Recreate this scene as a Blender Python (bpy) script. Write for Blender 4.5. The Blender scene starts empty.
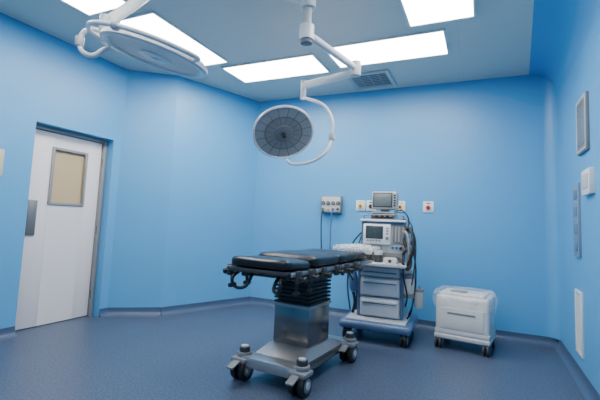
import bpy, bmesh, math, random
from mathutils import Vector, Matrix, noise, Euler
random.seed(4)
SC=bpy.context.scene; COL=SC.collection
# ---------------------------------------------------------------- camera
f=400.0; psi=math.radians(24.8); th=math.radians(5.2); ro=math.radians(2.5)
F=Vector((-math.sin(psi)*math.cos(th),math.cos(psi)*math.cos(th),math.sin(th)))
R=Vector((math.cos(psi),math.sin(psi),0)); U=R.cross(F)
R2=R*math.cos(ro)+U*math.sin(ro); U2=U*math.cos(ro)-R*math.sin(ro)
cd=bpy.data.cameras.new("camera"); co=bpy.data.objects.new("camera",cd); COL.objects.link(co)
cd.sensor_width=36; cd.lens=f/600*36; cd.shift_y=-13/600; cd.clip_start=0.02
M=Matrix((R2,U2,-F)).transposed().to_4x4(); M.translation=Vector((0,0,1.18)); co.matrix_world=M
SC.camera=co
# ---------------------------------------------------------------- materials
MATS={}
def mat(name,col,rough=0.5,metal=0.0,var=0.04,scale=8.0,bump=0.0,bscale=60.0,trans=0.0,alpha=1.0,coat=0.0,spec=0.5,avar=0.0):
    if name in MATS: return MATS[name]
    m=bpy.data.materials.new(name); m.use_nodes=True; nt=m.node_tree; N=nt.nodes; L=nt.links
    p=N["Principled BSDF"]
    p.inputs["Roughness"].default_value=rough; p.inputs["Metallic"].default_value=metal
    p.inputs["Specular IOR Level"].default_value=spec
    p.inputs["Coat Weight"].default_value=coat
    p.inputs["Transmission Weight"].default_value=trans; p.inputs["Alpha"].default_value=alpha
    tc=N.new("ShaderNodeTexCoord"); nz=N.new("ShaderNodeTexNoise"); nz.inputs["Scale"].default_value=scale; nz.inputs["Detail"].default_value=3
    L.new(tc.outputs["Object"],nz.inputs["Vector"])
    mx=N.new("ShaderNodeMix"); mx.data_type='RGBA'
    a=[min(1,c*(1-var)) for c in col]; b=[min(1,c*(1+var)) for c in col]
    mx.inputs[6].default_value=(*a,1); mx.inputs[7].default_value=(*b,1)
    L.new(nz.outputs["Fac"],mx.inputs[0]); L.new(mx.outputs[2],p.inputs["Base Color"])
    if bump>0:
        n2=N.new("ShaderNodeTexNoise"); n2.inputs["Scale"].default_value=bscale; n2.inputs["Detail"].default_value=2
        L.new(tc.outputs["Object"],n2.inputs["Vector"])
        bp=N.new("ShaderNodeBump"); bp.inputs["Strength"].default_value=bump; bp.inputs["Distance"].default_value=0.01
        L.new(n2.outputs["Fac"],bp.inputs["Height"]); L.new(bp.outputs["Normal"],p.inputs["Normal"])
    if avar>0:
        n3=N.new("ShaderNodeTexNoise"); n3.inputs["Scale"].default_value=14; n3.inputs["Detail"].default_value=3; n3.inputs["Distortion"].default_value=1.5
        L.new(tc.outputs["Object"],n3.inputs["Vector"])
        mr=N.new("ShaderNodeMapRange"); mr.inputs["From Min"].default_value=.35; mr.inputs["From Max"].default_value=.68
        mr.inputs["To Min"].default_value=max(0,alpha-avar); mr.inputs["To Max"].default_value=min(1,alpha+avar)
        L.new(n3.outputs["Fac"],mr.inputs["Value"]); L.new(mr.outputs["Result"],p.inputs["Alpha"])
    MATS[name]=m; return m
def emat(name,col,s):
    m=bpy.data.materials.new(name); m.use_nodes=True; N=m.node_tree.nodes; L=m.node_tree.links
    p=N["Principled BSDF"]; p.inputs["Base Color"].default_value=(.9,.9,.9,1)
    p.inputs["Emission Color"].default_value=(*col,1); p.inputs["Emission Strength"].default_value=s
    MATS[name]=m; return m
WALL=mat("wall_blue_paint",(0.100,0.378,0.69),0.36,var=0.03,scale=1.5,bump=0.06,bscale=3.5)
WHITE=mat("white_enamel",(0.80,0.80,0.78),0.3)
WARM=mat("light_grey_plastic",(0.56,0.56,0.55),0.4)
GREY=mat("mid_grey_plastic",(0.20,0.205,0.21),0.45)
DARK=mat("dark_grey_plastic",(0.035,0.036,0.038),0.45)
BLACK=mat("black_rubber",(0.010,0.010,0.010),0.55)
PAD=mat("black_vinyl",(0.008,0.008,0.009),0.32,bump=0.10,bscale=14)
STEEL=mat("brushed_steel",(0.40,0.375,0.36),0.30,metal=0.75,var=0.05,scale=20)
PSTEEL=mat("pedestal_steel",(0.24,0.225,0.21),0.22,metal=0.85,var=0.05,scale=10)
DSTEEL=mat("dark_steel",(0.11,0.108,0.105),0.35,metal=0.7)
MSTEEL=mat("mid_steel",(0.24,0.235,0.23),0.4,metal=0.6)
SLATE=mat("slate_blue_plastic",(0.085,0.15,0.27),0.4)
DRAWER=mat("lavender_grey_plastic",(0.54,0.55,0.58),0.4)
DOORM=mat("door_white_paint",(0.80,0.76,0.76),0.5,var=0.004)
FRAMEM=mat("door_frame_grey",(0.28,0.28,0.28),0.4)
PANE=mat("window_blind_beige",(0.58,0.43,0.24),0.3,var=.01,scale=2)
PLASTIC=mat("clear_plastic_film",(0.92,0.94,0.95),0.08,alpha=0.20,bump=0.7,bscale=12,avar=.06)
FILM=mat("crumpled_film",(0.85,0.86,0.87),0.10,alpha=0.30,bump=0.6,bscale=20,avar=.14)
BEIGE=mat("beige_plastic",(0.60,0.54,0.40),0.5)
SCREEN=mat("screen_glass",(0.05,0.065,0.07),0.12,var=0.3,scale=30)
SCREENL=mat("screen_pale",(0.17,0.195,0.19),0.15,var=0.2,scale=30)
YEL=mat("yellow_mark",(0.75,0.50,0.05),0.5); RED=mat("red_mark",(0.6,0.04,0.03),0.5); GREEN=mat("green_mark",(0.03,0.25,0.10),0.5); BLUEM=mat("blue_mark",(0.03,0.12,0.5),0.5)
LENS=mat("lamp_lens_grey",(0.38,0.37,0.365),0.35,var=0.10,scale=60)
LENSD=mat("lamp_lens_dark",(0.29,0.285,0.28),0.35,var=0.10,scale=40)
LENSP=mat("lamp_lens_pale",(0.95,0.90,0.83),0.6,var=0.01,scale=60)
RIB=mat("lamp_rib_grey",(0.18,0.18,0.18),0.4)
LAMP=emat("ceiling_diffuser",(1.0,0.975,0.93),19.5)
def floor_mat():
    m=bpy.data.materials.new("blue_speckled_vinyl"); m.use_nodes=True; N=m.node_tree.nodes; L=m.node_tree.links
    p=N["Principled BSDF"]
    tc=N.new("ShaderNodeTexCoord")
    n1=N.new("ShaderNodeTexNoise"); n1.inputs["Scale"].default_value=62; n1.inputs["Detail"].default_value=5; n1.inputs["Roughness"].default_value=0.8
    cr=N.new("ShaderNodeValToRGB"); e=cr.color_ramp.elements
    e[0].position=.40; e[0].color=(0.033,0.053,0.100,1); e[1].position=.62; e[1].color=(0.122,0.156,0.228,1)
    n2=N.new("ShaderNodeTexNoise"); n2.inputs["Scale"].default_value=1.6; n2.inputs["Detail"].default_value=3
    mx=N.new("ShaderNodeMix"); mx.data_type='RGBA'; mx.blend_type='MULTIPLY'; mx.inputs[0].default_value=1
    cr2=N.new("ShaderNodeValToRGB"); cr2.color_ramp.elements[0].color=(.78,.78,.80,1); cr2.color_ramp.elements[1].color=(1,1,1,1)
    mr=N.new("ShaderNodeMapRange"); mr.inputs["To Min"].default_value=.28; mr.inputs["To Max"].default_value=.46
    L.new(tc.outputs["Object"],n1.inputs["Vector"]); L.new(tc.outputs["Object"],n2.inputs["Vector"])
    L.new(n1.outputs["Fac"],cr.inputs["Fac"]); L.new(n2.outputs["Fac"],cr2.inputs["Fac"])
    L.new(n2.outputs["Fac"],mr.inputs["Value"]); L.new(mr.outputs["Result"],p.inputs["Roughness"])
    L.new(cr.outputs["Color"],mx.inputs[6]); L.new(cr2.outputs["Color"],mx.inputs[7]); L.new(mx.outputs[2],p.inputs["Base Color"])
    return m
def ceil_mat():
    m=bpy.data.materials.new("ceiling_metal_panels"); m.use_nodes=True; N=m.node_tree.nodes; L=m.node_tree.links
    p=N["Principled BSDF"]; p.inputs["Roughness"].default_value=0.5
    tc=N.new("ShaderNodeTexCoord"); mp=N.new("ShaderNodeMapping"); mp.inputs["Location"].default_value=(0.22,-0.08,0)
    br=N.new("ShaderNodeTexBrick"); br.offset=0; br.inputs["Scale"].default_value=1.0
    br.inputs["Brick Width"].default_value=1.25; br.inputs["Row Height"].default_value=0.62; br.inputs["Mortar Size"].default_value=0.003
    br.inputs["Color1"].default_value=(0.74,0.68,0.61,1); br.inputs["Color2"].default_value=(0.75,0.69,0.62,1); br.inputs["Mortar"].default_value=(0.66,0.61,0.56,1)
    L.new(tc.outputs["Object"],mp.inputs["Vector"]); L.new(mp.outputs["Vector"],br.inputs["Vector"]); L.new(br.outputs["Color"],p.inputs["Base Color"])
    return m
FLOORM=floor_mat(); CEILM=ceil_mat()
BASEM=mat("blue_vinyl_skirting",(0.060,0.100,0.175),0.4,var=0.2,scale=60)
# ---------------------------------------------------------------- mesh builder
class B:
    def __init__(s): s.bm=bmesh.new(); s.mats=[]
    def mi(s,m):
        if m not in s.mats: s.mats.append(m)
        return s.mats.index(m)
    def add(s,tb,m,mtx=None,smooth=True):
        i=s.mi(m)
        if mtx is not None: bmesh.ops.transform(tb,matrix=mtx,verts=tb.verts)
        for fc in tb.faces: fc.material_index=i; fc.smooth=smooth
        me=bpy.data.meshes.new("t"); tb.to_mesh(me); tb.free(); s.bm.from_mesh(me); bpy.data.meshes.remove(me)
        return s
    def box(s,c,size,m,bev=0.0,rot=(0,0,0),seg=2,taper=None):
        tb=bmesh.new(); bmesh.ops.create_cube(tb,size=1)
        for v in tb.verts:
            k=1.0
            if taper and v.co.z>0: k=taper
            v.co=Vector((v.co.x*size[0]*k,v.co.y*size[1]*k,v.co.z*size[2]))
        if bev>0: bmesh.ops.bevel(tb,geom=tb.edges[:],offset=bev,segments=seg,affect='EDGES',profile=0.5)
        return s.add(tb,m,Matrix.Translation(Vector(c))@Euler(rot).to_matrix().to_4x4(),smooth=(bev>0.015))
    def cyl(s,p1,p2,r,m,r2=None,seg=24,bev=0.0):
        p1=Vector(p1);p2=Vector(p2); d=p2-p1; tb=bmesh.new()
        bmesh.ops.create_cone(tb,cap_ends=True,segments=seg,radius1=r,radius2=r if r2 is None else r2,depth=d.length)
        if bev>0:
            es=[e for e in tb.edges if abs(e.verts[0].co.z-e.verts[1].co.z)<1e-6]
            bmesh.ops.bevel(tb,geom=es,offset=bev,segments=2,affect='EDGES',profile=0.5)
        q=d.normalized().to_track_quat('Z','Y').to_matrix().to_4x4()
        return s.add(tb,m,Matrix.Translation((p1+p2)/2)@q,smooth=True)
    def lathe(s,prof,m,mtx=None,seg=48):
        tb=bmesh.new(); rings=[]
        for r,z in prof:
            if r<1e-6: rings.append([tb.verts.new((0,0,z))])
            else: rings.append([tb.verts.new((r*math.cos(2*math.pi*k/seg),r*math.sin(2*math.pi*k/seg),z)) for k in range(seg)])
        for a,b in zip(rings,rings[1:]):
            for k in range(seg):
                k2=(k+1)%seg
                if len(a)==1 and len(b)>1: tb.faces.new((a[0],b[k],b[k2]))
                elif len(b)==1 and len(a)>1: tb.faces.new((a[k],b[0],a[k2]))
                elif len(a)>1: tb.faces.new((a[k],b[k],b[k2],a[k2]))
        bmesh.ops.recalc_face_normals(tb,faces=tb.faces)
        return s.add(tb,m,mtx)
    def tube(s,pts,r,m,seg=12,samp=8,mtx=None,ripple=None):
        P=[Vector(p) for p in pts]
        if len(P)>2:
            Q=[]; n=len(P)
            for i in range(n-1):
                p0=P[max(i-1,0)];p1=P[i];p2=P[i+1];p3=P[min(i+2,n-1)]
                for k in range(samp):
                    t=k/samp
                    Q.append(0.5*((2*p1)+(p2-p0)*t+(2*p0-5*p1+4*p2-p3)*t*t+(-p0+3*p1-3*p2+p3)*t**3))
            Q.append(P[-1]); P=Q
        tb=bmesh.new(); rings=[]; T=(P[1]-P[0]).normalized(); up=Vector((0,0,1)) if abs(T.z)<0.9 else Vector((1,0,0))
        n1=T.cross(up).normalized()
        for i,p in enumerate(P):
            t=(P[min(i+1,len(P)-1)]-P[max(i-1,0)]).normalized()
            n1=(n1-t*n1.dot(t)).normalized(); n2=t.cross(n1)
            rr=r*(1+(ripple*(i%2) if ripple else 0))
            rings.append([tb.verts.new(p+(n1*math.cos(2*math.pi*k/seg)+n2*math.sin(2*math.pi*k/seg))*rr) for k in range(seg)])
        for a,b in zip(rings,rings[1:]):
            for k in range(seg): tb.faces.new((a[k],a[(k+1)%seg],b[(k+1)%seg],b[k]))
        tb.faces.new(rings[0][::-1]); tb.faces.new(rings[-1])
        bmesh.ops.recalc_face_normals(tb,faces=tb.faces)
        return s.add(tb,m,mtx)
    def poly(s,verts,faces,m,smooth=False):
        tb=bmesh.new(); vs=[tb.verts.new(v) for v in verts]
        for fc in faces: tb.faces.new([vs[i] for i in fc])
        bmesh.ops.recalc_face_normals(tb,faces=tb.faces)
        return s.add(tb,m,None,smooth)
    def prism(s,pts,z0,z1,m,smooth=False):
        n=len(pts); v=[(x,y,z0) for x,y in pts]+[(x,y,z1) for x,y in pts]
        fs=[list(range(n)),list(range(n,2*n))]+[[i,(i+1)%n,n+(i+1)%n,n+i] for i in range(n)]
        return s.poly(v,fs,m,smooth)
    def obj(s,name,parent=None,label=None,cat=None,kind=None,loc=None,rotz=0,group=None):
        me=bpy.data.meshes.new(name); s.bm.to_mesh(me); s.bm.free()
        for m in s.mats: me.materials.append(m)
        try: me.set_sharp_from_angle(angle=math.radians(38))
        except Exception: pass
        o=bpy.data.objects.new(name,me); COL.objects.link(o)
        if parent: o.parent=parent
        if loc: o.location=loc
        o.rotation_euler[2]=rotz
        if label: o["label"]=label
        if cat: o["category"]=cat
        if kind: o["kind"]=kind
        if group: o["group"]=group
        return o
def thing(name,label,cat,loc,rotz=0,group=None):
    e=bpy.data.objects.new(name,None); e.empty_display_size=.1; COL.objects.link(e); e.location=loc; e.rotation_euler[2]=rotz
    e["label"]=label; e["category"]=cat
    if group: e["group"]=group
    return e
# ---------------------------------------------------------------- room
H=3.0; T=0.15; YB=5.13; XR=0.73; Y0=-1.4
P=[(-4.08,Y0),(-4.05,3.48),(-3.57,3.85),(-3.10,YB),(XR,YB),(XR,Y0)]
def seg_wall(name,a,b,z0=0,z1=H,thick=T):
    a=Vector(a);b=Vector(b); d=(b-a).normalized(); n=Vector((-d.y,d.x))
    return B().prism([a[:],b[:],(b+n*thick)[:],(a+n*thick)[:]],z0,z1,WALL).obj(name,kind="structure")
DY0,DY1,DZ=2.45,3.37,2.08
wx=lambda y:-4.08+0.03*(y-Y0)/(3.48-Y0)
w=B()
TW=0.22
def lw(y0,y1,z0,z1): w.prism([(wx(y0),y0),(wx(y1),y1),(wx(y1)-TW,y1),(wx(y0)-TW,y0)],z0,z1,WALL)
lw(Y0,DY0,0,H); lw(DY1,3.48,0,H); lw(DY0,DY1,DZ,H)
w.obj("wall_left",kind="structure")
seg_wall("wall_left_return",P[1],P[2]); seg_wall("wall_left_diagonal",P[2],P[3])
seg_wall("wall_back",(P[3][0]-0.1,YB),(P[4][0]+T,YB)); seg_wall("wall_right",P[4],P[5])
seg_wall("wall_front",(XR+T,Y0),(-4.3,Y0))
B().poly([(-4.35,Y0-.2,0),(1.0,Y0-.2,0),(1.0,YB+.2,0),(-4.35,YB+.2,0),(-4.35,Y0-.2,-.1),(1.0,Y0-.2,-.1),(1.0,YB+.2,-.1),(-4.35,YB+.2,-.1)],[[0,1,2,3],[4,5,6,7],[0,1,5,4],[1,2,6,5],[2,3,7,6],[3,0,4,7]],FLOORM).obj("floor",kind="structure")
B().box((-1.68,1.87,H+.05),(5.4,6.9,.1),CEILM).obj("ceiling",kind="structure")
# plaster cove between ceiling and right wall, widening away from the back wall
def cove(x0): return [(x0+(0.73-x0)*math.sin(a),3.0-0.30*(1-math.cos(a))) for a in [k*math.pi/2/16 for k in range(17)]]+[(0.74,2.70),(0.74,3.0)]
pa=cove(.47); pb=cove(.02); n=len(pa)
v=[(x,YB,z) for x,z in pa]+[(x,Y0,z) for x,z in pb]
B().poly(v,[list(range(n)),list(range(n,2*n))]+[[i,(i+1)%n,n+(i+1)%n,n+i] for i in range(n)],WALL,smooth=True).obj("trim_1",kind="structure")
rr_=.12; arc=[(XR-rr_+rr_*math.sin(a),YB-rr_+rr_*math.cos(a)) for a in [k*math.pi/16 for k in range(9)]]
B().prism(arc+[(XR+.01,YB-rr_),(XR+.01,YB+.01),(XR-rr_,YB+.01)],.088,2.93,WALL,smooth=True).obj("trim_2",kind="structure")
def base(name,a,b):
    a=Vector(a);b=Vector(b); d=(b-a).normalized(); n=Vector((d.y,-d.x))
    o=B()
    prof=[(0,0),(0.055,0),(0.052,.003),(0.032,.010),(0.018,.022),(0.009,.040),(0.006,.062),(0.005,0.09),(0,0.09)]
    v=[(*(a+n*p[0]),p[1]) for p in prof]+[(*(b+n*p[0]),p[1]) for p in prof]; k=len(prof)
    o.poly(v,[list(range(k)),list(range(k,2*k))]+[[i,(i+1)%k,k+(i+1)%k,k+i] for i in range(k)],BASEM,smooth=True)
    o.obj(name,kind="structure")
base("baseboard_left",P[0],(wx(DY0),DY0)); base("baseboard_left_corner",(wx(DY1),DY1),P[1])
base("baseboard_left_return",P[1],P[2]); base("baseboard_left_diagonal",P[2],P[3]); base("baseboard_back",P[3],P[4]); base("baseboard_right",P[4],P[5])
# ---- door
XD=-4.20
d=thing("door_1","","",(XD,(DY0+DY1)/2,0)); del d["label"]; del d["category"]; d["kind"]="structure"
hw=(DY1-DY0)/2
o=B()
o.box((0.0,-hw+.02,DZ/2),(.10,.04,DZ),FRAMEM,.004); o.box((0.0,hw-.02,DZ/2),(.10,.04,DZ),FRAMEM,.004); o.box((0.0,0,DZ-.02),(.10,2*hw-.081,.04),FRAMEM,.004)
fr=o.obj("door_frame",d)
lf=B(); L0=-hw+.045; L1=hw-.045; W0,W1,Z0,Z1=-.17,.22,1.28,1.87; DT=DZ-.05
lf.box((-.01,(L0+W0)/2,DT/2+.005),(.04,W0-L0,DT-.01),DOORM,.003); lf.box((-.01,(L1+W1)/2,DT/2+.005),(.04,L1-W1,DT-.01),DOORM,.003)
lf.box((-.01,(W0+W1)/2,(.01+Z0)/2),(.04,W1-W0,Z0-.01),DOORM); lf.box((-.01,(W0+W1)/2,(DT+Z1)/2),(.04,W1-W0,DT-Z1),DOORM)
leaf=lf.obj("door_leaf",d)
o=B()
for y in (W0,W1): o.box((.015,y,(Z0+Z1)/2),(.02,.03,Z1-Z0+.03),FRAMEM,.004)
for z in (Z0,Z1): o.box((.015,(W0+W1)/2,z),(.02,W1-W0-.03,.03),FRAMEM,.004)
o.box((-.012,(W0+W1)/2,(Z0+Z1)/2),(.01,W1-W0,Z1-Z0),PANE)
o.obj("door_window",leaf,label="beige window pane in a grey frame")
B().box((.017,L0+.08,1.12),(.012,.09,.36),MSTEEL,.004).obj("push_plate",leaf,label="grey steel push plate")
for z in (.25,1.0,1.80): B().cyl((.03,L1+.015,z-.05),(.03,L1+.015,z+.05),.012,DSTEEL).obj("hinge",fr)
# ---- ceiling lights, the last two being unseen panels added as fill
def clight(x0,x1,y0,y1):
    t=thing("ceiling_light","Lit white rectangular diffuser panel recessed in metal ceiling","ceiling light",((x0+x1)/2,(y0+y1)/2,H),group="recessed ceiling light panels")
    a,b=x1-x0,y1-y0; o=B(); e=.022
    for sx in (-1,1): o.box((sx*(a/2-e/2),0,-.009),(e,b,.018),WHITE,.003)
    for sy in (-1,1): o.box((0,sy*(b/2-e/2),-.009),(a-2*e,e,.018),WHITE,.003)
    o.obj("light_frame",t)
    B().box((0,0,-.006),(a-2*e,b-2*e,.01),LAMP).obj("diffuser",t)
clight(-3.20,-2.66,2.50,3.68)
clight(-2.86,-1.66,3.78,4.32)
clight(-1.52,-.32,3.68,4.24)
clight(-.62,-.06,2.36,3.54)
clight(-3.29,-2.75,1.17,2.36)
clight(-2.4,-1.2,-.8,-.25)  # panel behind the camera, out of view, added for fill light
clight(-1.6,-.4,.7,1.25)  # added fill light panel overhead, above what the camera sees
# vent
t=thing("ceiling_vent","Grey square louvred air vent set in the ceiling","vent",(-1.27,4.73,H))
o=B(); a=.24
for s in (-1,1): o.box((s*a,0,-.012),(.05,2*a+.05,.024),WARM,.004); o.box((0,s*a,-.012),(2*a-.05,.05,.024),WARM,.004)
o.obj("vent_frame",t)
VD=mat("vent_shadow_grey",(0.10,0.10,0.10),0.5); VL=mat("vent_slat_grey",(0.40,0.38,0.37),0.5)
o=B(); o.box((0,0,-.002),(2*a-.04,2*a-.04,.004),VD)
for k in range(8): o.box((0,-a+.05+k*.055,-.010),(2*a-.05,.026,.004),VL)
for k in range(3): o.box((-.12+k*.12,0,-.015),(.012,2*a-.05,.004),VL)
o.obj("louvre",t)
# ---------------------------------------------------------------- right wall fittings
def wallbox(name,label,cat,y0,y1,z0,z1,dep,m):
    t=thing(name,label,cat,(XR,(y0+y1)/2,z0)); B().box((-dep/2+.002,0,(z1-z0)/2),(dep+.004,y1-y0,z1-z0),m,.004).obj("housing",t)
    return t
t=wallbox("film_viewer","Shallow grey light box for x-ray films on blue wall","x-ray viewer",3.62,3.96,1.84,2.29,.022,GREY)
B().box((-.023,0,.235),(.008,.27,.34),SCREENL,.002).obj("viewing_screen",t)
o=B()
for s in (-1,1): o.box((-.025,s*.152,.225),(.006,.018,.43),WARM,.002); o.box((-.025,0,.225+s*.205),(.006,.286,.018),WARM,.002)
o.obj("frame",t)
t=wallbox("control_box","Small white electrical control box on blue wall","control box",3.50,3.76,1.49,1.68,.035,WHITE)
B().box((-.036,0,.10),(.008,.18,.11),WARM,.003).obj("cover_panel",t)
PBL=mat("blue_grey_metal",(0.18,0.27,0.38),0.4)
PBD=mat("blue_grey_dark_metal",(0.12,0.19,0.28),0.4)
t=wallbox("isolation_panel","Tall grey metal electrical panel mounted on blue wall","electrical panel",3.98,4.18,1.00,1.62,.020,PBL)
for k in range(4): B().box((-.022,0,.09+k*.145),(.006,.13,.08),PBD,.002).obj("socket",t)
t=thing("air_return_grille","White louvred air return grille low on blue wall","vent",(XR,4.10,.20))
o=B()
for s in (-1,1): o.box((-.006,s*.115,.26),(.012,.03,.52),WHITE,.003); o.box((-.006,0,.26+s*.245),(.012,.20,.03),WHITE,.003)
o.obj("grille_frame",t)
o=B(); o.box((-.002,0,.26),(.004,.20,.46),WARM)
for k in range(16): o.box((-.007,0,.045+k*.0285),(.004,.20,.02),WARM,rot=(0,.5,0))
o.obj("louvre",t)
t=thing("wall_switch_box","Small beige plastic switch box on blue wall","switch",(wx(2.2),2.11,1.50))
B().box((.015,0,.12),(.03,.14,.24),BEIGE,.006).obj("housing",t); B().box((.033,0,.12),(.008,.05,.09),WHITE,.002).obj("rocker",t)
# ---------------------------------------------------------------- back wall fittings
t=thing("gas_alarm_panel","Grey medical gas panel with dark gauges on blue wall","gas panel",(-1.87,YB,1.34))
B().box((0,-.033,.115),(.29,.074,.23),GREY,.008).obj("housing",t); B().box((0,-.072,.115),(.26,.006,.20),WARM,.002).obj("face_plate",t)
for k in range(4):
    o=B(); x=-.105+k*.07
    o.cyl((x,-.07,.13),(x,-.09,.13),.026,DARK); o.cyl((x,-.09,.13),(x,-.093,.13),.015,GREY); o.obj("gauge",t)
    B().cyl((x,-.07,.05),(x,-.10,.05),.015,[GREEN,YEL,BLUEM,DARK][k]).obj("valve",t)
B().tube([(-.10,-.09,.05),(-.11,-.12,-.1),(-.10,-.1,-.5),(-.08,-.09,-.62)],.008,BLACK).obj("hose",t)
B().tube([(.03,-.09,.05),(.03,-.12,-.1),(.02,-.10,-.45),(0.04,-.09,-.60)],.008,SLATE).obj("hose",t)
for x,mk,lb in [(-1.475,YEL,"White square gas outlet plate with yellow mark"),(-1.335,DARK,"White square gas outlet plate with dark mark"),(-.96,YEL,"White square gas outlet plate with yellow and black mark"),(-.62,RED,"White square gas outlet plate with red mark")]:
    t=thing("gas_outlet",lb,"wall outlet",(x,YB,1.385),group="square gas outlets on the back wall")
    B().box((0,-.007,.065),(.125,.018,.135),WHITE,.004).obj("plate",t)
    o=B(); o.cyl((0,-.016,.055),(0,-.03,.055),.028,mk); o.cyl((0,-.03,.055),(0,-.034,.055),.014,DARK); o.box((0,-.018,.108),(.05,.004,.014),mk); o.obj("socket",t)
# ---------------------------------------------------------------- operating table
t=thing("operating_table","Black padded surgical table on steel pedestal with castors","operating table",(-1.36,3.10,0),math.radians(-5))
o=B()
o.box((0,0,.125),(.44,.84,.07),DSTEEL,.012); o.box((0,-.42,.145),(.54,.15,.08),STEEL,.018,taper=.92); o.box((0,.40,.145),(.54,.14,.08),STEEL,.018,taper=.92)
def frust(o,z0,z1,ax,ay,bx,by,m):
    vs=[(-ax,-ay,z0),(ax,-ay,z0),(ax,ay,z0),(-ax,ay,z0),(-bx,-by,z1),(bx,-by,z1),(bx,by,z1),(-bx,by,z1)]
    o.poly(vs,[[0,1,2,3],[4,5,6,7],[0,1,5,4],[1,2,6,5],[2,3,7,6],[3,0,4,7]],m)
frust(o,.16,.23,.215,.40,.175,.205,STEEL); frust(o,.105,.162,.225,.42,.215,.40,PSTEEL)
o.obj("base",t)
for sx in (-1,1):
    for sy in (-1,1):
        x,y=sx*.25,sy*.43
        c=B(); c.cyl((x,y,.165),(x,y,.20),.058,GREY,bev=.010); c.box((x,y-.015,.150),(.14,.14,.04),GREY,.018)
        c.cyl((x,y,.195),(x,y,.235),.040,DARK,bev=.005); c.cyl((x,y,.235),(x,y,.243),.028,WARM)
        cs=c.obj("castor",t)
        for k in (-1,1):
            c=B(); c.cyl((x+k*.014,y-.02,.078),(x+k*.058,y-.02,.078),.078,BLACK,bev=.012)
            c.cyl((x+k*.058,y-.02,.078),(x+k*.062,y-.02,.078),.048,GREY,bev=.002); c.cyl((x+k*.062,y-.02,.078),(x+k*.066,y-.02,.078),.026,WARM); c.obj("wheel",cs)
        B().box((x,y-.13,.135),(.06,.09,.014),GREY,.004,rot=(.35,0,0)).obj("brake_pedal",cs)
o=B(); o.box((0,0,.38),(.32,.37,.30),PSTEEL,.010,taper=.99); o.box((0,0,.532),(.34,.39,.022),STEEL,.005)
o.obj("pedestal",t)
o=B()
for k in range(7):
    z=.553+k*.031; o.box((0,0,z),(.33,.38,.016),BLACK,.006); o.box((0,0,z+.014),(.28,.33,.020),DARK)
o.obj("bellows",t)
ZT=.012
o=B(); o.box((0,0,.785),(.36,.48,.05),DSTEEL,.012); o.box((0,-.33,.80),(.36,.30,.04),DARK,.01); o.box((0,.38,.80),(.34,.40,.035),DARK,.01)
for sx in (-1,1):
    o.box((sx*.17,.08,.805),(.05,1.36,.045),DARK,.008)
    o.cyl((sx*.20,-.5,.785),(sx*.20,.1,.78),.014,DSTEEL); o.cyl((sx*.12,.2,.785),(sx*.12,.65,.775),.016,DSTEEL)
for y in (-.5,-.3,.3,.55): o.cyl((-.26,y,.79),(.26,y,.79),.012,DSTEEL)
o.obj("table_head",t)
SEG=[(-.69,-.324,-.02,.082,-.05,.50),(-.336,.144,.0,.098,0,.54),(.132,.580,.0,.092,0.014,.52),(.566,.90,.0,.070,.03,.45)]
for i,(y0,y1,dz,th_,rx,pw) in enumerate(SEG):
    fr=B(); ym=(y0+y1)/2
    fr.box((0,ym,.825+ZT),(.48,y1-y0-.02,.03),DARK,.006)
    for sx in (-1,1): 
        fr.box((sx*.275,ym,.825+ZT),(.014,y1-y0-.04,.03),STEEL,.003)
        for yy in (y0+.06,y1-.06): fr.cyl((sx*.22,yy,.825+ZT),(sx*.27,yy,.825+ZT),.010,DSTEEL)
    pf=fr.obj("section_frame",t)
    p=B(); tb=bmesh.new(); bmesh.ops.create_cube(tb,size=1); bmesh.ops.subdivide_edges(tb,edges=tb.edges[:],cuts=13,use_grid_fill=True)
    for vv in tb.verts:
        q=vv.co*2; L_=(abs(q.x)**8+abs(q.y)**8)**.125; rr=max(abs(q.x),abs(q.y)); s_=rr/L_ if L_>0 else 1
        edge=max(abs(q.x*s_),abs(q.y*s_)); zz=q.z*(1-.36*edge**7)
        if q.z>0: zz+=.14*noise.noise(Vector((q.x*1.3+i*3,q.y*1.3,0)))*q.z
        inset=1-.05*abs(q.z)**3
        vv.co=Vector((q.x*s_*pw/2*inset,q.y*s_*(y1-y0)/2*inset,zz*th_/2))
    bmesh.ops.transform(tb,matrix=Matrix.Translation((0,ym,.838+ZT+dz*.3+th_/2))@Euler((rx,0,0)).to_matrix().to_4x4(),verts=tb.verts)
    p.add(tb,PAD); p.obj("pad",t)
for sx in (-1,1):
    for yy in (-.60,-.42,-.22,.02,.22,.42):
        o=B(); o.box((sx*.288,yy,.82),(.03,.06,.08),DARK,.006); o.cyl((sx*.29,yy,.815),(sx*.335,yy,.805),.012,BLACK); o.cyl((sx*.33,yy,.805),(sx*.35,yy,.803),.022,BLACK,bev=.004)
        if yy<-.3: o.cyl((sx*.28,yy,.81),(sx*.27,yy,.71),.012,BLACK); o.box((sx*.27,yy,.71),(.03,.07,.03),BLACK,.008)
        o.obj("rail_clamp",t)
for sx in (-1,1):
    o=B(); o.tube([(sx*.20,-.62,.815),(sx*.20,-.68,.79),(sx*.20,-.69,.75),(sx*.17,-.67,.71),(sx*.12,-.64,.72),(sx*.11,-.6,.77),(sx*.12,-.56,.815)],.012,BLACK); o.obj("release_handle",t)
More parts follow.
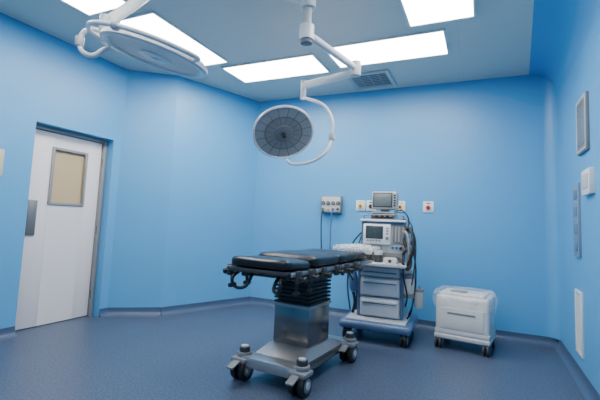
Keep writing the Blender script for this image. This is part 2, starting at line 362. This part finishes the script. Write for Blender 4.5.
# film bundle
def crumple(name,parent,center,size,m,amp,fs,label=None,cat=None,hollow=False,power=6,cuts=26,smooth=False):
    tb=bmesh.new(); bmesh.ops.create_cube(tb,size=1); bmesh.ops.subdivide_edges(tb,edges=tb.edges[:],cuts=cuts,use_grid_fill=True)
    if hollow: bmesh.ops.delete(tb,geom=[fc for fc in tb.faces if fc.normal.z<-.5],context='FACES')
    for v in tb.verts:
        q=Vector((v.co.x*2,v.co.y*2,v.co.z*2)); rr=max(abs(q.x),abs(q.y),abs(q.z)); L=(abs(q.x)**power+abs(q.y)**power+abs(q.z)**power)**(1/power)
        q=q*(rr/L); p=Vector((q.x*size[0]/2,q.y*size[1]/2,q.z*size[2]/2))
        n1=noise.noise(p*fs); n2=noise.noise(p*fs*2.3+Vector((5,2,9)))
        rg=(1-abs(n1)*2.2)*amp*.6+(1-abs(n2)*2.2)*amp*.35
        d=Vector((q.x,q.y,q.z)).normalized()
        if d.z<-.2 and hollow: d.z=0
        v.co=p+d*rg+Vector(center)
    b=B(); b.add(tb,m,smooth=smooth); return b.obj(name,parent,label=label,cat=cat)
c=thing("plastic_sheet","Crumpled clear plastic wrap bundle lying on black pad","plastic wrap",(-1.12,3.77,.958),math.radians(-5))
crumple("film",c,(0,0,.008),(.36,.40,.015),FILM,.036,11,power=4)
crumple("film_fold",c,(.05,-.05,.022),(.20,.24,.015),FILM,.036,15,cuts=18,power=3)
# ---------------------------------------------------------------- anaesthesia machine
t=thing("anaesthesia_machine","Light grey anaesthesia trolley with drawers, monitor and hoses","anaesthesia machine",(-1.01,4.46,0),math.radians(3))
BX=-.02
o=B(); o.box((BX,0,.165),(.74,.72,.085),SLATE,.035,seg=3); o.box((BX,-.02,.214),(.62,.60,.02),DRAWER,.008); o.obj("base",t)
for sx in (-1,1):
    for sy in (-1,1):
        x,y=BX+sx*.29,sy*.28; c=B(); c.cyl((x,y,.10),(x,y,.14),.03,GREY); c.box((x,y+.01,.09),(.045,.08,.04),GREY,.012); cs=c.obj("castor",t)
        for k in (-1,1):
            c=B(); c.cyl((x+k*.01,y,.065),(x+k*.036,y,.065),.065,BLACK,bev=.006); c.cyl((x+k*.036,y,.065),(x+k*.04,y,.065),.034,WARM); c.obj("wheel",cs)
o=B(); o.box((0,.06,.49),(.46,.40,.54),WARM,.012); o.box((-.228,-.145,.49),(.03,.03,.52),SLATE,.006); o.box((.228,-.145,.49),(.03,.03,.52),SLATE,.006); o.obj("cabinet",t)
for z0,h in [(.235,.20),(.445,.20)]:
    o=B(); o.box((0,-.165,z0+h/2),(.415,.06,h-.010),DRAWER,.022,seg=3); dr=o.obj("drawer",t)
    o=B(); o.box((0,-.203,z0+h-.036),(.37,.026,.03),WHITE,.010); o.box((0,-.193,z0+h-.058),(.35,.014,.010),GREY,.002); o.obj("handle",dr)
o=B(); o.box((0,-.165,.705),(.415,.06,.095),WARM,.014,seg=3); dr=o.obj("drawer",t); B().box((0,-.20,.70),(.35,.018,.014),SLATE,.004).obj("handle",dr)
o=B(); o.box((0,-.08,.785),(.56,.48,.03),WHITE,.012); o.box((0,-.325,.79),(.54,.015,.035),DRAWER,.005); o.obj("worktop",t)
o=B(); o.box((0,.10,1.02),(.46,.30,.43),DRAWER,.015); o.box((0,-.055,.86),(.42,.02,.09),GREY,.005); o.box((-.233,-.03,1.02),(.012,.05,.42),SLATE,.004); o.box((.233,-.03,1.02),(.012,.05,.42),SLATE,.004); o.box((0,-.055,1.225),(.44,.02,.03),SLATE,.004); o.obj("control_housing",t)
o=B(); o.box((-.06,-.075,1.10),(.30,.06,.22),WHITE,.012); o.box((-.085,-.107,1.12),(.19,.006,.14),SCREEN,.002); o.cyl((.055,-.105,1.06),(.055,-.12,1.06),.018,GREY)
for k in range(3): o.box((.055,-.107,1.11+k*.03),(.03,.006,.014),GREY,.002)
for k in range(5): o.box((-.155+k*.032,-.107,1.03),(.02,.008,.014),GREY,.002)
o.obj("ventilator_screen",t,label="pale bezel with small dark display")
o=B()
for k in range(3): o.cyl((.11+k*.042,-.05,.96),(.11+k*.042,-.075,.96),.015,[GREEN,BLUEM,DARK][k])
o.box((.158,-.06,1.11),(.10,.02,.19),GREY,.004)
for k in range(2): o.cyl((.14+k*.035,-.072,1.03),(.14+k*.035,-.072,1.19),.005,WARM)
o.obj("flow_meter",t)
for x in (-.14,-.03):
    o=B(); o.cyl((x,-.14,.80),(x,-.14,.88),.040,DARK,bev=.006); o.cyl((x,-.14,.88),(x,-.14,.93),.045,WARM,bev=.006); o.cyl((x,-.14,.93),(x,-.14,.945),.028,DARK); o.obj("vaporiser",t)
o=B(); o.box((.11,-.17,.83),(.14,.12,.06),WARM,.01); o.cyl((.11,-.235,.83),(.11,-.25,.83),.018,DARK); o.obj("suction_regulator",t)
o=B(); o.box((0,.08,1.25),(.50,.36,.025),WHITE,.01); o.tube([(-.2,-.09,1.26),(-.2,-.09,1.30),(-.1,-.09,1.31),(.2,-.09,1.31),(.2,-.09,1.26)],.008,GREY); o.obj("top_shelf",t)
o=B(); o.box((-.01,.06,1.305),(.26,.26,.085),MSTEEL,.012); o.box((-.01,-.073,1.305),(.22,.006,.055),DARK,.002)
for k in range(4): o.cyl((-.10+k*.06,-.075,1.305),(-.10+k*.06,-.086,1.305),.012,WARM)
o.obj("gas_module",t)
MON=mat("monitor_grey",(0.44,0.45,0.44),0.4)
o=B(); o.cyl((0,.05,1.348),(0,.05,1.375),.05,GREY); o.box((-.0,.04,1.475),(.28,.16,.20),MON,.018,seg=3); mo=o.obj("patient_monitor",t)
o=B(); o.box((-.015,-.040,1.48),(.215,.006,.165),DARK,.003); o.box((-.015,-.044,1.48),(.19,.006,.14),SCREENL,.002); o.obj("screen",mo)
for k in range(5): B().box((.115,-.043,1.42+k*.028),(.022,.008,.016),DARK,.002).obj("button",mo)
o=B(); o.cyl((.27,-.10,.80),(.27,-.10,1.22),.014,STEEL); o.box((.26,-.05,.95),(.08,.10,.05),GREY,.008); o.box((.26,-.08,1.15),(.07,.08,.06),GREY,.008); o.box((.28,-.10,1.05),(.05,.05,.04),WARM,.006); o.obj("side_post",t)
o=B(); o.cyl((.295,-.12,.50),(.295,-.12,.66),.056,WARM,bev=.01); o.cyl((.295,-.12,.66),(.295,-.12,.70),.062,GREY,bev=.006); o.cyl((.295,-.12,.46),(.295,-.12,.50),.062,GREY,bev=.006); o.box((.275,-.12,.74),(.13,.14,.06),WARM,.015); o.obj("absorber_canister",t)
hos=lambda pts,r,m,lb=None,rip=.18:B().tube(pts,r,m,samp=14,ripple=rip).obj("breathing_hose",t,label=lb)
hos([(.27,-.18,.77),(.32,-.23,.88),(.34,-.21,1.04),(.29,-.14,1.18),(.23,-.12,1.10),(.26,-.16,.98)],.015,BLACK)
hos([(.31,-.16,.77),(.30,-.21,.90),(.29,-.19,1.06),(.24,-.14,1.14),(.22,-.12,1.00)],.014,GREY,"grey corrugated hose")
hos([(.17,-.16,.86),(.23,-.26,.84),(.29,-.25,.76),(.32,-.22,.84),(.28,-.2,.95),(.23,-.16,.90)],.013,BLACK)
for pts,r,m in [([(.28,-.1,1.1),(.33,-.12,.95),(.36,-.1,.7),(.33,-.16,.35),(.28,-.1,.24)],.008,BLACK),([(.23,-.16,.9),(.25,-.25,.7),(.29,-.24,.5),(.27,-.2,.38)],.008,BLACK),
    ([(.20,0,1.28),(.30,-.05,1.22),(.33,-.05,1.0),(.35,-.05,.8),(.36,-.1,.6),(.33,-.02,.4),(.28,0,.25)],.007,DARK),([(.12,-.05,1.36),(.22,-.08,1.36),(.28,-.1,1.25),(.25,-.12,1.12)],.007,BLACK),
    ([(-.1,-.1,.82),(-.16,-.34,.84),(-.30,-.30,.72),(-.28,-.22,.6)],.008,BLACK),([(.24,-.12,1.2),(.34,-.16,1.12),(.36,-.16,.9),(.33,-.2,.6)],.007,DARK)]: B().tube(pts,r,m).obj("cable",t)
BAG=mat("bottle_plastic",(0.66,0.64,0.56),0.2,alpha=.75)
o=B(); o.lathe([(0,0),(.035,.0),(.045,.02),(.048,.16),(.048,.165),(0,.165)],BAG,Matrix.Translation((.395,-.08,.36))); o.cyl((.395,-.08,.525),(.395,-.08,.555),.05,GREY,bev=.005); o.cyl((.395,-.08,.555),(.395,-.08,.59),.012,GREY); o.box((.345,-.06,.54),(.06,.03,.03),DARK,.005); o.obj("suction_bottle",t,label="translucent collection jar with grey lid")
for pts,r,m,rp in [([(-.24,.1,.98),(-.32,.05,.90),(-.34,.0,.7),(-.28,-.02,.45),(-.30,.05,.24)],.012,DARK,None),([(-.24,-.05,.85),(-.31,-.12,.72),(-.30,-.12,.5),(-.27,-.14,.36),(-.30,-.1,.24)],.015,BLACK,.18),([(-.24,.15,1.15),(-.42,.25,.95),(-.46,.3,.6),(-.34,.2,.26)],.008,BLACK,None),([(-.24,0,1.1),(-.28,-.05,.95),(-.36,-.08,.75),(-.38,-.05,.5),(-.33,-.1,.26)],.009,DARK,None)]:
    B().tube(pts,r,m,samp=12,ripple=rp).obj("supply_hose",t)
o=B(); o.lathe([(0,0),(.03,.01),(.05,.06),(.05,.14),(.025,.22),(.015,.25),(0,.25)],SLATE,Matrix.Translation((-.29,-.14,.46))); o.obj("breathing_bag",t)
# ---------------------------------------------------------------- wrapped cart
t=thing("wrapped_equipment_cart","White wheeled equipment cart wrapped in clear plastic sheet","medical cart",(-.17,4.54,0),math.radians(-8))
o=B(); o.box((0,0,.125),(.52,.44,.05),WARM,.015,seg=3); o.obj("base",t)
for sx in (-1,1):
    for sy in (-1,1):
        x,y=sx*.22,sy*.18; c=B(); c.cyl((x,y,.08),(x,y,.105),.025,GREY); cs=c.obj("castor",t)
        c=B()
        for k in (-1,1): c.cyl((x+k*.008,y,.055),(x+k*.03,y,.055),.055,DARK,bev=.006); c.cyl((x+k*.03,y,.055),(x+k*.033,y,.055),.025,GREY)
        c.obj("wheel",cs)
OFFW=mat("off_white_plastic",(0.72,0.71,0.68),0.4)
o=B(); o.box((0,0,.335),(.50,.42,.38),OFFW,.03,seg=4); o.box((0,0,.17),(.51,.43,.05),WARM,.012); o.obj("cabinet",t)
B().box((0,-.212,.31),(.40,.012,.20),OFFW,.005).obj("front_panel",t)
B().box((0,-.2195,.36),(.26,.006,.018),GREY,.002).obj("handle_slot",t)
o=B(); o.box((-.01,0,.535),(.42,.34,.035),OFFW,.014); o.box((-.05,-.06,.558),(.16,.1,.02),GREY,.008); o.obj("top_unit",t)
crumple("plastic_cover",t,(0,0,.475),(.52,.44,.17),PLASTIC,.042,7,label="loose clear plastic dust cover",hollow=True,power=7,cuts=30)
# ---------------------------------------------------------------- surgical lights
HUB=Vector((-1.21,2.62,0))
t=thing("light_mounting_column","White ceiling column carrying the surgical light arms","mounting column",(HUB.x,HUB.y,H))
o=B(); o.cyl((0,0,-.04),(0,0,0),.17,WHITE,bev=.008); o.obj("flange",t)
o=B(); o.cyl((0,0,-.34),(0,0,-.04),.032,WARM); o.cyl((0,0,-.46),(0,0,-.34),.030,WARM); o.cyl((0,0,-.48),(0,0,-.46),.045,GREY,bev=.004); o.obj("column",t)
def head(parent,c,n,upv,rad,lens,lensd,hl):
    n=Vector(n).normalized(); x=Vector(upv).cross(n).normalized(); y=n.cross(x)
    m=Matrix((x,y,n)).transposed().to_4x4(); m.translation=Vector(c)
    k=rad/.28; A=lens is LENS; rb=RIB if A else WARM
    if A: pr=[(0,-.060*k),(.06*k,-.060*k),(.09*k,-.05*k),(.20*k,-.038*k),(.262*k,-.022*k),(.28*k,-.004*k),(.28*k,.012*k),(.268*k,.018*k),(.262*k,.008*k)]
    else: pr=[(0,-.060*k),(.06*k,-.060*k),(.09*k,-.05*k),(.20*k,-.038*k),(.262*k,-.026*k),(.282*k,-.008*k),(.284*k,.012*k),(.272*k,.022*k),(.248*k,.022*k),(.240*k,.008*k)]
    B().lathe(pr,WHITE,m).obj("lamp_housing",parent)
    o=B(); o.lathe([(.266*k,.008*k),(.17*k,.010*k)],lens,m); o.lathe([(.172*k,.010*k),(.085*k,.012*k)],lensd,m)
    if A:
        o.lathe([(.174*k,.013*k),(.163*k,.013*k)],rb,m)
        for i in range(16):
            a=i*math.pi/8; p=m@Vector((.09*k*math.cos(a),.09*k*math.sin(a),.012*k)); q=m@Vector((.262*k*math.cos(a),.262*k*math.sin(a),.010*k)); o.cyl(p,q,.003,rb,seg=6)
    o.obj("lamp_lens",parent,label="grey ringed lens with radial ribs" if A else "smooth pale grey lens")
    o=B(); o.cyl(m@Vector((0,0,.0)),m@Vector((0,0,.022)),.085*k,GREY if A else WHITE,bev=.004); o.cyl(m@Vector((0,0,.022)),m@Vector((0,0,hl*k)),.022,DARK if A else WHITE,r2=.017,bev=.003); o.obj("centre_handle",parent)
    return m
def arm(parent,name,a,b,r,m=WHITE,r2=None):
    B().cyl(a,b,r,m,r2=r2,bev=.008).obj(name,parent)
def ring(parent,name,r0,r1,z0,z1,m):
    B().lathe([(r0,z0),(r1,z0),(r1,z1),(r0,z1),(r0,z0)],m).obj(name,parent)
ZZ=Vector((0,0,1))
L2=thing("surgical_light","Round surgical lamp tilted forward on jointed white arms","surgical light",(HUB.x,HUB.y,2.60)); base2=Vector((HUB.x,HUB.y,2.60))
c2=Vector((-1.66,3.18,1.995)); j1=Vector((-1.02,3.26,2.55)); j2=Vector((-1.575,3.39,2.50))
def rel(p,b): return Vector(p)-b
head(L2,rel(c2,base2),(0.46,-.55,-.70),(0,0,1),.28,LENS,LENSD,.07)
ring(L2,"swivel_collar",.036,.056,-.05,.06,WHITE)
d2=(rel(j1,base2)).normalized()
arm(L2,"extension_arm",d2*.054,rel(j1,base2),.030)
o=B(); o.cyl(rel(j1,base2)+Vector((0,0,-.07)),rel(j1,base2)+Vector((0,0,.06)),.045,WARM,bev=.01); o.obj("elbow_joint",L2)
arm(L2,"spring_arm",rel(j1,base2)+Vector((0,0,-.04)),rel(j2,base2),.033)
o=B(); o.cyl(rel(j2,base2)+Vector((0,0,-.14)),rel(j2,base2)+Vector((0,0,.05)),.026,WARM,bev=.006); o.obj("drop_stem",L2)
FH=Vector((F.x,F.y,0))
def pl(u,w,dd=0): return rel(c2+R*u+ZZ*w-FH*dd,base2)
s0=rel(j2,base2)+Vector((0,0,-.13))
o=B(); o.tube([s0,pl(.20,.36,-.1),pl(.36,.28,-.03),pl(.44,.14,0),pl(.445,-.01,0)],.014,WHITE); o.obj("outer_yoke",L2)
o=B(); o.cyl(pl(.445,-.05,0),pl(.445,.02,0),.028,WARM,bev=.006); o.obj("yoke_joint",L2)
o=B(); o.tube([pl(.445,-.04,0),pl(.39,-.17,.05),pl(.26,-.26,.02),pl(.10,-.28,-.02),pl(.04,-.24,-.04)],.014,WHITE); o.obj("inner_yoke",L2)
L1=thing("surgical_light","Round white surgical lamp facing down on curved yoke","surgical light",(HUB.x,HUB.y,2.86)); base1=Vector((HUB.x,HUB.y,2.86))
c1=Vector((-1.62,1.57,2.06)); k1=Vector((-1.95,1.97,2.86)); k2=Vector((-1.89,1.45,2.22))
m1=head(L1,rel(c1,base1),(-.255,-.035,-.966),(0,1,0),.28,LENSP,LENSP,.03)
ring(L1,"swivel_collar",.038,.060,-.06,.06,WHITE)
d1=rel(k1,base1).normalized()
arm(L1,"extension_arm",d1*.058,rel(k1,base1),.032)
o=B(); o.cyl(rel(k1,base1)+Vector((0,0,-.08)),rel(k1,base1)+Vector((0,0,.06)),.045,WARM,bev=.01); o.obj("elbow_joint",L1)
arm(L1,"spring_arm",rel(k1,base1)+Vector((0,0,-.04)),rel(k2,base1),.032)
o=B(); o.cyl(rel(k2,base1)+Vector((0,0,-.09)),rel(k2,base1)+Vector((0,0,.05)),.03,WARM,bev=.006); o.obj("drop_stem",L1)
def q1(a,r,z=0): return m1@Vector((r*math.cos(a),r*math.sin(a),z))
sv=rel(k2,base1)+Vector((0,0,-.08))
v0=m1.inverted()@sv; a0=math.atan2(v0.y,v0.x)
cv=m1.inverted()@(rel(Vector((-1.64+.5,1.55-.5,2.0)),base1)); ac=math.atan2(cv.y,cv.x)
da=(ac-a0+math.pi)%(2*math.pi)-math.pi; sg=1 if da>0 else -1
o=B(); o.tube([sv]+[q1(a0+sg*x,.34,0.0) for x in (.25,.7,1.1,1.5,1.9,2.3,2.6)]+[q1(a0+sg*2.7,.28,0)],.012,WHITE); o.obj("outer_yoke",L1)
o=B(); pj=q1(a0+sg*1.35,.34); pk=q1(a0+sg*1.43,.34); o.cyl(pj,pk,.024,WARM,bev=.005); o.obj("yoke_joint",L1)
o=B(); o.tube([sv]+[q1(a0-sg*x,.35,0.0) for x in (.2,.35,.5)]+[q1(a0-sg*.52,.28,0)],.012,WHITE); o.obj("inner_yoke",L1)
lw_=[sv+(-R*u+ZZ*w) for u,w in [(.0,.03),(.06,.05),(.11,.03),(.13,-.02),(.11,-.08),(.05,-.10),(.0,-.07),(-.04,-.05)]]
o=B(); o.tube(lw_,.014,WHITE); o.cyl(lw_[3]-ZZ*.03,lw_[3]+ZZ*.025,.023,WARM,bev=.004); o.obj("loop_handle",L1)
wd=bpy.data.worlds.new("world"); SC.world=wd; wd.use_nodes=True; wd.node_tree.nodes["Background"].inputs[0].default_value=(.5,.6,.7,1); wd.node_tree.nodes["Background"].inputs[1].default_value=.3
